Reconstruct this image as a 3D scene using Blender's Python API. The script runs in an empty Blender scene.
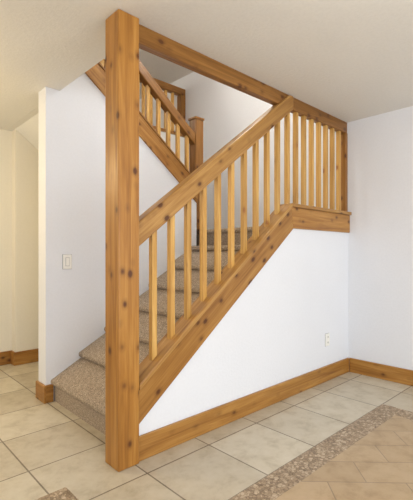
import bpy, bmesh, math, random
from mathutils import Matrix, Vector
random.seed(4)
sc = bpy.context.scene
try:
    sc.view_settings.view_transform = 'Standard'
except Exception: pass
H = 2.5; UP = 2.88; UC = 3.80; XW = 2.64

# ---------------- materials ----------------
def newmat(name):
    m = bpy.data.materials.new(name); m.use_nodes = True
    nt = m.node_tree; b = nt.nodes['Principled BSDF']
    return m, nt, b
def ramp(nt, fac, stops):
    r = nt.nodes.new('ShaderNodeValToRGB')
    e = r.color_ramp.elements
    e[0].position, e[0].color = stops[0][0], (*stops[0][1], 1)
    e[1].position, e[1].color = stops[-1][0], (*stops[-1][1], 1)
    for p, c in stops[1:-1]:
        x = e.new(p); x.color = (*c, 1)
    nt.links.new(fac, r.inputs[0]); return r.outputs[0]
def noise(nt, vec, scale, detail=4, rough=.5, dist=0):
    n = nt.nodes.new('ShaderNodeTexNoise')
    n.inputs['Scale'].default_value = scale; n.inputs['Detail'].default_value = detail
    n.inputs['Roughness'].default_value = rough; n.inputs['Distortion'].default_value = dist
    if vec: nt.links.new(vec, n.inputs['Vector'])
    return n.outputs['Fac']
def bump(nt, b, h, s, d=.01):
    n = nt.nodes.new('ShaderNodeBump'); n.inputs['Strength'].default_value = s
    n.inputs['Distance'].default_value = d
    nt.links.new(h, n.inputs['Height']); nt.links.new(n.outputs[0], b.inputs['Normal'])
def mixc(nt, fac, a, c, mode='MIX'):
    m = nt.nodes.new('ShaderNodeMix'); m.data_type = 'RGBA'; m.blend_type = mode
    if hasattr(fac, 'links'): nt.links.new(fac, m.inputs[0])
    else: m.inputs[0].default_value = fac
    for i, v in ((6, a), (7, c)):
        if hasattr(v, 'links'): nt.links.new(v, m.inputs[i])
        else: m.inputs[i].default_value = (*v, 1)
    return m.outputs[2]
def objcoord(nt):
    return nt.nodes.new('ShaderNodeTexCoord').outputs['Object']
def mapping(nt, vec, scale=(1,1,1), rot=(0,0,0), loc=(0,0,0)):
    m = nt.nodes.new('ShaderNodeMapping')
    m.inputs['Scale'].default_value = scale; m.inputs['Rotation'].default_value = rot
    m.inputs['Location'].default_value = loc
    nt.links.new(vec, m.inputs['Vector']); return m.outputs[0]
def math_(nt, op, a, b_):
    m = nt.nodes.new('ShaderNodeMath'); m.operation = op
    for i, v in enumerate((a, b_)):
        if hasattr(v, 'links'): nt.links.new(v, m.inputs[i])
        else: m.inputs[i].default_value = v
    return m.outputs[0]

def wood(name, dark, mid, light, knot=(.10,.032,.008), kden=.3):
    m, nt, b = newmat(name)
    tc = objcoord(nt)
    info = nt.nodes.new('ShaderNodeObjectInfo')
    add = nt.nodes.new('ShaderNodeVectorMath'); add.operation = 'ADD'
    nt.links.new(tc, add.inputs[0]); nt.links.new(math_(nt, 'MULTIPLY', info.outputs['Random'], 37.0), add.inputs[1])
    v = add.outputs[0]
    g1 = noise(nt, mapping(nt, v, (1.3, 20, 20)), 1.0, 4, .55, 1.2)
    g2 = noise(nt, mapping(nt, v, (2.5, 120, 120)), 1.0, 3, .6, .3)
    c = ramp(nt, g1, [(.3, dark), (.5, mid), (.7, light)])
    c2 = ramp(nt, g2, [(.35, (.72,.62,.52)), (.6, (1,1,1))])
    c = mixc(nt, .5, c, c2, 'MULTIPLY')
    vo = nt.nodes.new('ShaderNodeTexVoronoi'); vo.inputs['Scale'].default_value = 1.0
    nt.links.new(mapping(nt, v, (8, 12, 12)), vo.inputs['Vector'])
    sc2 = nt.nodes.new('ShaderNodeSeparateColor'); nt.links.new(vo.outputs['Color'], sc2.inputs[0])
    pick = math_(nt, 'GREATER_THAN', sc2.outputs[1], kden)
    wob = math_(nt, 'ADD', vo.outputs['Distance'], math_(nt, 'MULTIPLY', math_(nt, 'SUBTRACT', g2, .5), .12))
    k = ramp(nt, wob, [(.12, (1,1,1)), (.17, (.6,.6,.6)), (.22, (.25,.25,.25)), (.36, (0,0,0))])
    sep = nt.nodes.new('ShaderNodeSeparateColor'); nt.links.new(k, sep.inputs[0])
    c = mixc(nt, math_(nt, 'MULTIPLY', sep.outputs[0], pick), c, knot)
    hs = nt.nodes.new('ShaderNodeHueSaturation')
    mr = nt.nodes.new('ShaderNodeMapRange'); nt.links.new(info.outputs['Random'], mr.inputs[0])
    mr.inputs[3].default_value = .92; mr.inputs[4].default_value = 1.12
    nt.links.new(mr.outputs[0], hs.inputs['Value']); nt.links.new(c, hs.inputs['Color'])
    nt.links.new(hs.outputs[0], b.inputs['Base Color'])
    b.inputs['Roughness'].default_value = .36
    b.inputs['Specular IOR Level'].default_value = .4
    bump(nt, b, g2, .2, .003)
    return m
M_post = wood('pine_post', (.26,.105,.018), (.38,.17,.032), (.48,.24,.055))
M_rail = wood('pine_rail', (.31,.15,.038), (.42,.22,.06), (.52,.30,.095), kden=.45)
M_beam = wood('pine_beam', (.18,.072,.014), (.27,.12,.025), (.35,.165,.04), kden=.4)
M_bal  = wood('pine_baluster', (.44,.23,.055), (.56,.32,.085), (.68,.43,.14), (.3,.12,.03), .75)
M_base = wood('pine_trim', (.26,.11,.023), (.36,.17,.038), (.46,.24,.062))

def plaster(name, col, s=.25, sc_=60, hollow_shade=.97):
    m, nt, b = newmat(name)
    tc = objcoord(nt)
    n = noise(nt, tc, sc_, 4, .6)
    n2 = noise(nt, tc, 1.5, 2)
    c = ramp(nt, n2, [(.3, tuple(x*.97 for x in col)), (.7, col)])
    cm = ramp(nt, n, [(.42, (hollow_shade,)*3), (.55, (1,1,1))])  # darker in the bump's hollows: relief shade put into the colour
    nt.links.new(mixc(nt, 1, c, cm, 'MULTIPLY'), b.inputs['Base Color'])
    b.inputs['Roughness'].default_value = .85
    bump(nt, b, n, s, .005)
    return m
M_wall = plaster('wall_paint', (.785,.80,.84), .25, 55, .985)
M_hall = plaster('hall_wall_warm_lit', (.80,.76,.66), .25, 55, .985)  # wall plaster with the hall's yellow light put into its colour
M_ceil = plaster('ceiling_texture', (.78,.77,.735), .55, 48, .975)

def carpet():
    m, nt, b = newmat('carpet_berber'); tc = objcoord(nt)
    n = noise(nt, tc, 190, 3, .7)
    n2 = noise(nt, tc, 60, 3, .6)
    c = ramp(nt, n, [(.36, (.20,.145,.10)), (.5, (.42,.33,.245)), (.64, (.68,.57,.45))])
    c2 = ramp(nt, n2, [(.38, (.72,.72,.72)), (.62, (1,1,1))])
    nt.links.new(mixc(nt, 1, c, c2, 'MULTIPLY'), b.inputs['Base Color'])
    b.inputs['Roughness'].default_value = 1
    b.inputs['Specular IOR Level'].default_value = .1
    bump(nt, b, n2, .8, .010)
    return m
M_carpet = carpet()

def tile(name, w, h, loc, rot, c1, c2, grout, off=0.0, mort=.0035):
    m, nt, b = newmat(name); tc = objcoord(nt)
    v = mapping(nt, tc, (1,1,1), (0,0,rot), loc)
    br = nt.nodes.new('ShaderNodeTexBrick'); nt.links.new(v, br.inputs['Vector'])
    br.offset = off; br.squash = 1
    br.inputs['Scale'].default_value = 1; br.inputs['Brick Width'].default_value = w
    br.inputs['Row Height'].default_value = h; br.inputs['Mortar Size'].default_value = mort
    br.inputs['Mortar Smooth'].default_value = .1
    br.inputs['Color1'].default_value = (*c1, 1); br.inputs['Color2'].default_value = (*c2, 1)
    br.inputs['Mortar'].default_value = (*grout, 1)
    n = noise(nt, tc, 7, 7, .7, .2)
    c = ramp(nt, n, [(.3, (.72,.68,.61)), (.5, (.92,.90,.86)), (.7, (1.0,1.0,1.0))])
    nt.links.new(mixc(nt, 1, br.outputs['Color'], c, 'MULTIPLY'), b.inputs['Base Color'])
    b.inputs['Roughness'].default_value = .42
    inv = nt.nodes.new('ShaderNodeMath'); inv.operation = 'SUBTRACT'
    inv.inputs[0].default_value = 1; nt.links.new(br.outputs['Fac'], inv.inputs[1])
    bump(nt, b, inv.outputs[0], .4, .003)
    return m
M_tile = tile('travertine_tile', .457, .457, (.347, .11, 0), 0, (.55,.49,.385), (.67,.615,.50), (.23,.19,.14), mort=.0045)
M_field = tile('tan_diagonal_tile', .40, .20, (.1, .05, 0), math.radians(45), (.46,.335,.20), (.56,.42,.265), (.33,.25,.165), .5, .003)
def mosaic():
    m, nt, b = newmat('pebble_mosaic'); tc = objcoord(nt)
    vo = nt.nodes.new('ShaderNodeTexVoronoi'); vo.inputs['Scale'].default_value = 60
    nt.links.new(tc, vo.inputs['Vector'])
    ve = nt.nodes.new('ShaderNodeTexVoronoi'); ve.feature = 'DISTANCE_TO_EDGE'; ve.inputs['Scale'].default_value = 60
    nt.links.new(tc, ve.inputs['Vector'])
    bw = nt.nodes.new('ShaderNodeSeparateColor'); nt.links.new(vo.outputs['Color'], bw.inputs[0])
    c = ramp(nt, bw.outputs[0], [(0, (.25,.18,.11)), (.5, (.38,.28,.18)), (1, (.56,.45,.32))])
    e = ramp(nt, ve.outputs['Distance'], [(.03, (.6,.55,.5)), (.10, (1,1,1))])
    nt.links.new(mixc(nt, 1, c, e, 'MULTIPLY'), b.inputs['Base Color'])
    b.inputs['Roughness'].default_value = .5
    return m
M_mos = mosaic()
def plain(name, col, r=.4):
    m, nt, b = newmat(name)
    n = noise(nt, objcoord(nt), 30, 2)
    nt.links.new(ramp(nt, n, [(.3, tuple(x*.97 for x in col)), (.7, col)]), b.inputs['Base Color'])
    b.inputs['Roughness'].default_value = r
    return m
M_plate = plain('white_plastic', (.86,.85,.80)); M_slot = plain('dark_slot', (.05,.05,.05))
M_shade = plain('painted_plate_shadow', (.42,.42,.43), .8)  # grey that stands in for shade around plates and rocker

# ---------------- geometry helpers ----------------
def link(o, parent=None):
    sc.collection.objects.link(o)
    if parent: o.parent = parent
    return o
def empty(name):
    e = bpy.data.objects.new(name, None); e.empty_display_size = .1
    return link(e)
def bev(o, w, seg=2):
    if w:
        b = o.modifiers.new('bevel', 'BEVEL'); b.width = w; b.segments = seg; b.limit_method = 'ANGLE'
        b.angle_limit = math.radians(35)
def prism(name, poly, a0, a1, mat, parent=None, ang=0, bevel=0, seg=2):
    p0 = Vector((poly[0][0], a0, poly[0][1]))
    R = Matrix.Rotation(-ang, 4, 'Y')
    M = Matrix.Translation(p0) @ R
    Mi = M.inverted()
    bm = bmesh.new()
    A = [bm.verts.new(Mi @ Vector((x, a0, z))) for x, z in poly]
    B = [bm.verts.new(Mi @ Vector((x, a1, z))) for x, z in poly]
    bm.faces.new(A); bm.faces.new(B[::-1])
    n = len(poly)
    for i in range(n):
        bm.faces.new((A[i], B[i], B[(i+1) % n], A[(i+1) % n]))
    bmesh.ops.recalc_face_normals(bm, faces=bm.faces)
    me = bpy.data.meshes.new(name); bm.to_mesh(me); bm.free()
    me.materials.append(mat)
    o = bpy.data.objects.new(name, me); o.matrix_world = M
    link(o, parent); bev(o, bevel, seg); return o
def box(name, x0, x1, y0, y1, z0, z1, mat, parent=None, bevel=0, grain='X'):
    c = Vector(((x0+x1)/2, (y0+y1)/2, (z0+z1)/2)); d = Vector((x1-x0, y1-y0, z1-z0))/2
    if grain == 'Z': R = Matrix.Rotation(-math.pi/2, 4, 'Y')
    elif grain == 'Y': R = Matrix.Rotation(math.pi/2, 4, 'Z')
    else: R = Matrix.Identity(4)
    M = Matrix.Translation(c) @ R; Mi = M.inverted()
    bm = bmesh.new(); bmesh.ops.create_cube(bm, size=2)
    for v in bm.verts:
        v.co = Mi @ (c + Vector((v.co.x*d.x, v.co.y*d.y, v.co.z*d.z)))
    bmesh.ops.recalc_face_normals(bm, faces=bm.faces)
    me = bpy.data.meshes.new(name); bm.to_mesh(me); bm.free(); me.materials.append(mat)
    o = bpy.data.objects.new(name, me); o.matrix_world = M
    link(o, parent); bev(o, bevel); return o
def boxes(name, lst, mat):
    bm = bmesh.new()
    for (x0,x1,y0,y1,z0,z1) in lst:
        r = bmesh.ops.create_cube(bm, size=1)
        for v in r['verts']:
            v.co = Vector(((x0+x1)/2+v.co.x*(x1-x0), (y0+y1)/2+v.co.y*(y1-y0), (z0+z1)/2+v.co.z*(z1-z0)))
    me = bpy.data.meshes.new(name); bm.to_mesh(me); bm.free(); me.materials.append(mat)
    return link(bpy.data.objects.new(name, me))

# ---------------- floor ----------------
def build_floor():
    xs = [-4, -3.5, -.41, -.26, .1, .25, 1.87, 2.02, XW+.1]
    ys = [-5, -4.5, -4.35, -.717, -.567, -.08, .07, 4.2]
    bm = bmesh.new()
    def cls(x, y):
        for (a, b_, c, d) in ((.1, 2.02, -4.5, -.567), (-3.5, -.26, -4.5, .07)):
            if a < x < b_ and c < y < d:
                return 2 if (a+.15 < x < b_-.15 and c+.15 < y < d-.15) else 1
        return 0
    for i in range(len(xs)-1):
        for j in range(len(ys)-1):
            q = [bm.verts.new((x, y, 0)) for x, y in ((xs[i],ys[j]),(xs[i+1],ys[j]),(xs[i+1],ys[j+1]),(xs[i],ys[j+1]))]
            f = bm.faces.new(q); f.material_index = cls((xs[i]+xs[i+1])/2, (ys[j]+ys[j+1])/2)
    bmesh.ops.remove_doubles(bm, verts=bm.verts, dist=1e-5)
    bmesh.ops.recalc_face_normals(bm, faces=bm.faces)
    r = bmesh.ops.extrude_face_region(bm, geom=bm.faces[:])
    for v in [g for g in r['geom'] if isinstance(g, bmesh.types.BMVert)]: v.co.z -= .1
    bmesh.ops.recalc_face_normals(bm, faces=bm.faces)
    me = bpy.data.meshes.new('floor'); bm.to_mesh(me); bm.free()
    for m in (M_tile, M_mos, M_field): me.materials.append(m)
    link(bpy.data.objects.new('floor', me))
build_floor()

# ---------------- ceilings / upper floor ----------------
boxes('ceiling', [(-4, XW+.1, -5, .09, H, UP), (-4, .215, .09, 4.2, H, UP), (.215, XW+.1, 2.55, 4.2, H, UP)], M_ceil)
boxes('ceiling_upper', [(-4, XW+.1, .05, 4.2, UC, UC+.1)], M_ceil)
# ---------------- walls ----------------
boxes('wall_right', [(XW, XW+.1, -5, 4.2, 0, UC)], M_wall)
SL = .775
def zb(x): return .205 + SL*(x-.134)
xb = .134 + (1.39-.205)/SL; xt = .134 + (1.565-.41)/SL
prism('wall_understair', [(.134, 0), (XW, 0), (XW, 1.41), (xb+.01, 1.41), (.134, .225)], .035, .115, M_wall)
S2 = .78
def zb2(x): return 2.264 - S2*(x-1.004)
prism('wall_stairwell', [(.10, 0), (1.70, 0), (1.70, zb2(1.70)+.02), (.215, zb2(.215)+.02), (.215, H), (.10, H)], 1.27, 1.42, M_wall)
boxes('wall_back', [(.275, XW, 2.55, 2.67, 0, H), (-4, .275, 2.66, 2.78, 0, H)], M_hall)
boxes('wall_closet', [(.62, .70, 1.42, 2.55, 0, 2.2)], M_hall)
boxes('wall_upper', [(-4, XW, 4.1, 4.2, UP, UC), (-4, XW, .0, .05, UP, UC), (-4, -3.9, .05, 4.1, UP, UC)], M_wall)
boxes('wall_left', [(-4.1, -4, -5, 2.66, 0, H)], M_wall)
boxes('wall_front', [(-4, -2.2, -5.1, -5, 0, H), (1.9, XW, -5.1, -5, 0, H), (-2.2, 1.9, -5.1, -5, 0, .4), (-2.2, 1.9, -5.1, -5, 2.3, H)], M_wall)
w = empty('added_window_1')  # unseen window, added to let in light and hold an area lamp
for k, (a, b_, c, d) in enumerate([(-2.2, 1.9, .4, .46), (-2.2, 1.9, 2.24, 2.3), (-2.2, -2.14, .46, 2.24), (1.84, 1.9, .46, 2.24), (-.18, -.12, .46, 2.24)]):
    box('frame_%d' % k, a, b_, -5.08, -5.02, c, d, M_plate, w)

# ---------------- baseboards ----------------
bh = .14
box('baseboard_understair', .136, XW-.018, .016, .035, 0, bh, M_base, bevel=.004)
box('baseboard_right', XW-.018, XW, -5, .016, 0, bh, M_base, bevel=.004, grain='Y')
e = empty('baseboard_stairwell')
box('end_board', .082, .10, 1.252, 1.438, 0, bh, M_base, e, .003, 'Y')
box('side_board', .10, .158, 1.252, 1.27, 0, bh, M_base, e, .003)
box('rear_board', .10, .62, 1.42, 1.438, 0, bh, M_base, e, .003)
e = empty('baseboard_back')
box('board_1', .257, .62, 2.532, 2.55, 0, bh, M_base, e, .003)
box('board_2', .257, .275, 2.55, 2.66, 0, bh, M_base, e, .003, 'Y')
box('board_3', -4, .257, 2.642, 2.66, 0, bh, M_base, e, .003)

# ---------------- carpeted staircase ----------------
stairs = empty('carpeted_staircase')
RI, RU, N0 = .18, .235, .14
def nose(xn, z, s):
    return [(xn+s*.028, z-.05), (xn+s*.010, z-.046), (xn+s*.001, z-.034), (xn, z-.018), (xn+s*.006, z-.006), (xn+s*.020, z)]
pts = [(N0+.028, 0)]
for i in range(7): pts += nose(N0+RU*i, RI*(i+1), 1)
pts += [(N0+RU*7+.028, RI*7), (N0+RU*7+.028, 0)]
prism('lower_flight', pts, .115, 1.27, M_carpet, stairs)
xl = N0+RU*7
prism('landing', [(xl+.028, 1.2)] + nose(xl, 1.44, 1) + [(XW, 1.44), (XW, 1.2)], .115, 2.55, M_carpet, stairs)
pts = [(xl-.028, 1.44)]
for i in range(7): pts += nose(xl-RU*i, 1.44+RI*(i+1), -1)
def sof(x): return 2.5 - .766*(x-.275)
pts += [(.217, 1.44+RI*7), (.217, 2.53), (.275, 2.53), (xl-.028, sof(xl-.028)+.03)]
prism('upper_flight', pts, 1.42, 2.55, M_carpet, stairs)
prism('ceiling_soffit', [(.217, 2.5), (.275, 2.5), (.62, sof(.62)), (.62, sof(.62)+.03), (.275, 2.53), (.217, 2.53)], 1.42, 2.55, M_ceil)
boxes('floor_upper', [(-4, .215, .05, 4.1, UP, UP+.01), (.215, XW, 2.55, 4.1, UP, UP+.01)], M_carpet)
boxes('wall_landing', [(xl+.03, xl+.10, 1.27, 2.55, 0, 1.2)], M_wall)

# ---------------- big post & beam ----------------
box('newel_post', 0, .134, 0, .146, 0, H, M_post, bevel=.006, grain='Z')
box('ceiling_beam', .134, XW, .045, .10, 2.39, H, M_beam, bevel=.004)

# ---------------- lower railing ----------------
A1 = math.atan(SL)
r1 = empty('stair_railing')
prism('skirt_board', [(.134, zb(.134)), (xb, 1.39), (xt, 1.565), (.134, .41)], .016, .122, M_base, r1, ang=A1, bevel=.004)
prism('landing_fascia', [(xb, 1.39), (XW, 1.39), (XW, 1.565), (xt, 1.565)], .016, .122, M_base, r1, bevel=.004)
xc = .134 + (1.595-.445)/SL
prism('sloped_cap', [(.134, .41), (xt, 1.565), (xc, 1.595), (.134, .445)], -.004, .138, M_rail, r1, ang=A1, bevel=.005)
prism('level_cap', [(xt, 1.565), (XW, 1.565), (XW, 1.595), (xc, 1.595)], -.004, .138, M_rail, r1, bevel=.005)
SR = .765
def rb(x): return 1.207 + SR*(x-.134)
prism('handrail', [(.134, rb(.134)), (1.672, rb(1.672)), (1.672, 2.492), (.134+(2.492-1.352)/SR, 2.492), (.134, 1.352)], .022, .108, M_rail, r1, ang=math.atan(SR), bevel=.010, seg=3)
hb = .0175
def baluster(x, y, z0l, z0r, z1l, z1r, par, n):
    prism('baluster_%d' % n, [(x-hb, z0l), (x+hb, z0r), (x+hb, z1r), (x-hb, z1l)], y-hb, y+hb, M_bal, par, ang=math.pi/2, bevel=.0012)
def capz(x): return min(.445+SL*(x-.134), 1.595)
n = 0; x = .278
while x < 2.57:
    t0, t1 = min(rb(x-hb), 2.392), min(rb(x+hb), 2.392)
    baluster(x, .073, capz(x-hb)-.004, capz(x+hb)-.004, t0+.003, t1+.003, r1, n); n += 1
    x += .137 if x < 1.6 else .124
box('end_post', XW-.045, XW, .04, .106, 1.595, 2.39, M_beam, r1, .003, 'Z')

# ---------------- upper flight railing ----------------
r2 = empty('stair_railing')
def zt2(x): return zb2(x)+.20
xa, xe = .12, 1.70
prism('skirt_board', [(xe, zb2(xe)), (xe, zt2(xe)), (xa, zt2(xa)), (xa, zb2(xa))], 1.25, 1.435, M_base, r2, ang=-math.atan(S2), bevel=.004)
prism('cap', [(xe, zt2(xe)), (xe, zt2(xe)+.022), (xa, zt2(xa)+.022), (xa, zt2(xa))], 1.242, 1.443, M_beam, r2, ang=-math.atan(S2), bevel=.004)
def h2(x): return 3.02 - S2*(x-1.0)
prism('handrail', [(xe, h2(xe)-.12), (xe, h2(xe)), (xa, h2(xa)), (xa, h2(xa)-.12)], 1.29, 1.37, M_beam, r2, ang=-math.atan(S2), bevel=.010, seg=3)
box('newel', 1.70, 1.81, 1.28, 1.39, 1.44, 2.63, M_beam, r2, .005, 'Z')
box('newel_cap', 1.69, 1.82, 1.27, 1.40, 2.63, 2.655, M_beam, r2, .006, 'Z')
n = 0; x = .24
while x < 1.66:
    baluster(x, 1.33, zt2(x-hb)+.018, zt2(x+hb)+.018, h2(x-hb)-.117, h2(x+hb)-.117, r2, n); n += 1
    x += .125
box('upper_newel', .01, .12, 1.28, 1.39, UP, 3.76, M_post, r2, .005, 'Z')

g = empty('landing_railing')
box('top_rail', .2, XW, 2.56, 2.64, 3.50, 3.60, M_beam, g, .008)
box('shoe_rail', .2, XW, 2.56, 2.63, UP+.01, UP+.06, M_beam, g, .004)
box('end_post', XW-.09, XW, 2.56, 2.65, UP+.06, 3.50, M_beam, g, .004, 'Z')
x = .3; n = 0
while x < 2.5:
    baluster(x, 2.60, UP+.058, UP+.058, 3.503, 3.503, g, n); n += 1; x += .125

# ---------------- switch & outlet ----------------
s = empty('light_switch')
box('shadow_rim', .235, .313, 1.266, 1.27, 1.052, 1.175, M_shade, s)  # grey rim drawn as the plate's shadow on the wall
box('plate', .238, .31, 1.26, 1.2665, 1.055, 1.172, M_plate, s, .003)
box('rocker_gap', .257, .291, 1.2585, 1.261, 1.078, 1.149, M_shade, s)
box('rocker', .260, .288, 1.255, 1.260, 1.081, 1.146, M_plate, s, .002)
s = empty('electrical_outlet')
box('shadow_rim', 2.193, 2.267, .0335, .035, .318, .437, M_shade, s)  # thin grey outline standing in for shadow at the plate edge
box('plate', 2.195, 2.265, .028, .034, .32, .435, M_plate, s, .003)
for k, z in enumerate((.352, .403)):
    box('socket_%d' % k, 2.213, 2.247, .025, .029, z-.016, z+.016, M_plate, s, .003)
    box('slot_a_%d' % k, 2.222, 2.225, .0244, .026, z-.006, z+.008, M_slot, s)
    box('slot_b_%d' % k, 2.235, 2.238, .0244, .026, z-.006, z+.008, M_slot, s)

# ---------------- lights ----------------
def area(name, loc, target, sx, sy, e, col):
    l = bpy.data.lights.new(name, 'AREA'); l.shape = 'RECTANGLE'; l.size = sx; l.size_y = sy
    l.energy = e; l.color = col
    o = bpy.data.objects.new(name, l); o.location = loc
    o.rotation_euler = (Vector(target)-Vector(loc)).to_track_quat('-Z', 'Y').to_euler(); link(o)
def point(name, loc, e, col, r=.1):
    l = bpy.data.lights.new(name, 'POINT'); l.energy = e; l.color = col; l.shadow_soft_size = r
    o = bpy.data.objects.new(name, l); o.location = loc; link(o)
area('daylight_fill', (-.15, -4.9, 1.4), (-.15, 0, 1.3), 3.9, 1.8, 132, (.92,.96,1.0))  # added daylight fill, set in the unseen opening behind the camera
area('side_fill', (-3.9, -1.5, 1.4), (0, -1.0, 1.3), 2.5, 1.8, 46, (.94,.97,1.0))  # added side fill; the left wall has no opening
point('ceiling_lamp_light', (.3, -1.5, 2.15), 13, (1.0,.93,.80), .12)
point('hall_lamp_light', (-1.3, 1.6, 2.0), 40, (1.0,.78,.45), .12)
point('upstairs_lamp_light', (.4, 3.3, 3.55), 30, (1.0,.90,.74), .06)
point('stairwell_fill', (-.8, 1.0, 3.6), 30, (1.0,.92,.80), .06)  # fill light added to brighten the stair interior, no fixture
point('landing_fill', (1.6, .75, 3.6), 34, (1.0,.95,.87), .12)  # extra fill added above the stairs, not an actual lamp
wd = bpy.data.worlds.new('world'); sc.world = wd; wd.use_nodes = True
wd.node_tree.nodes['Background'].inputs[0].default_value = (.88,.94,1,1)
wd.node_tree.nodes['Background'].inputs[1].default_value = 1.0

# ---------------- camera ----------------
cd = bpy.data.cameras.new('camera'); cam = bpy.data.objects.new('camera', cd); link(cam)
cd.sensor_fit = 'HORIZONTAL'; cd.sensor_width = 36; cd.lens = 393/413*36
cd.shift_y = 4/413; cd.clip_start = .02
cam.location = (-1.105, -1.863, 1.177)
cam.rotation_euler = (math.pi/2, 0, math.atan2(.728, .686)-math.pi/2)
sc.camera = cam
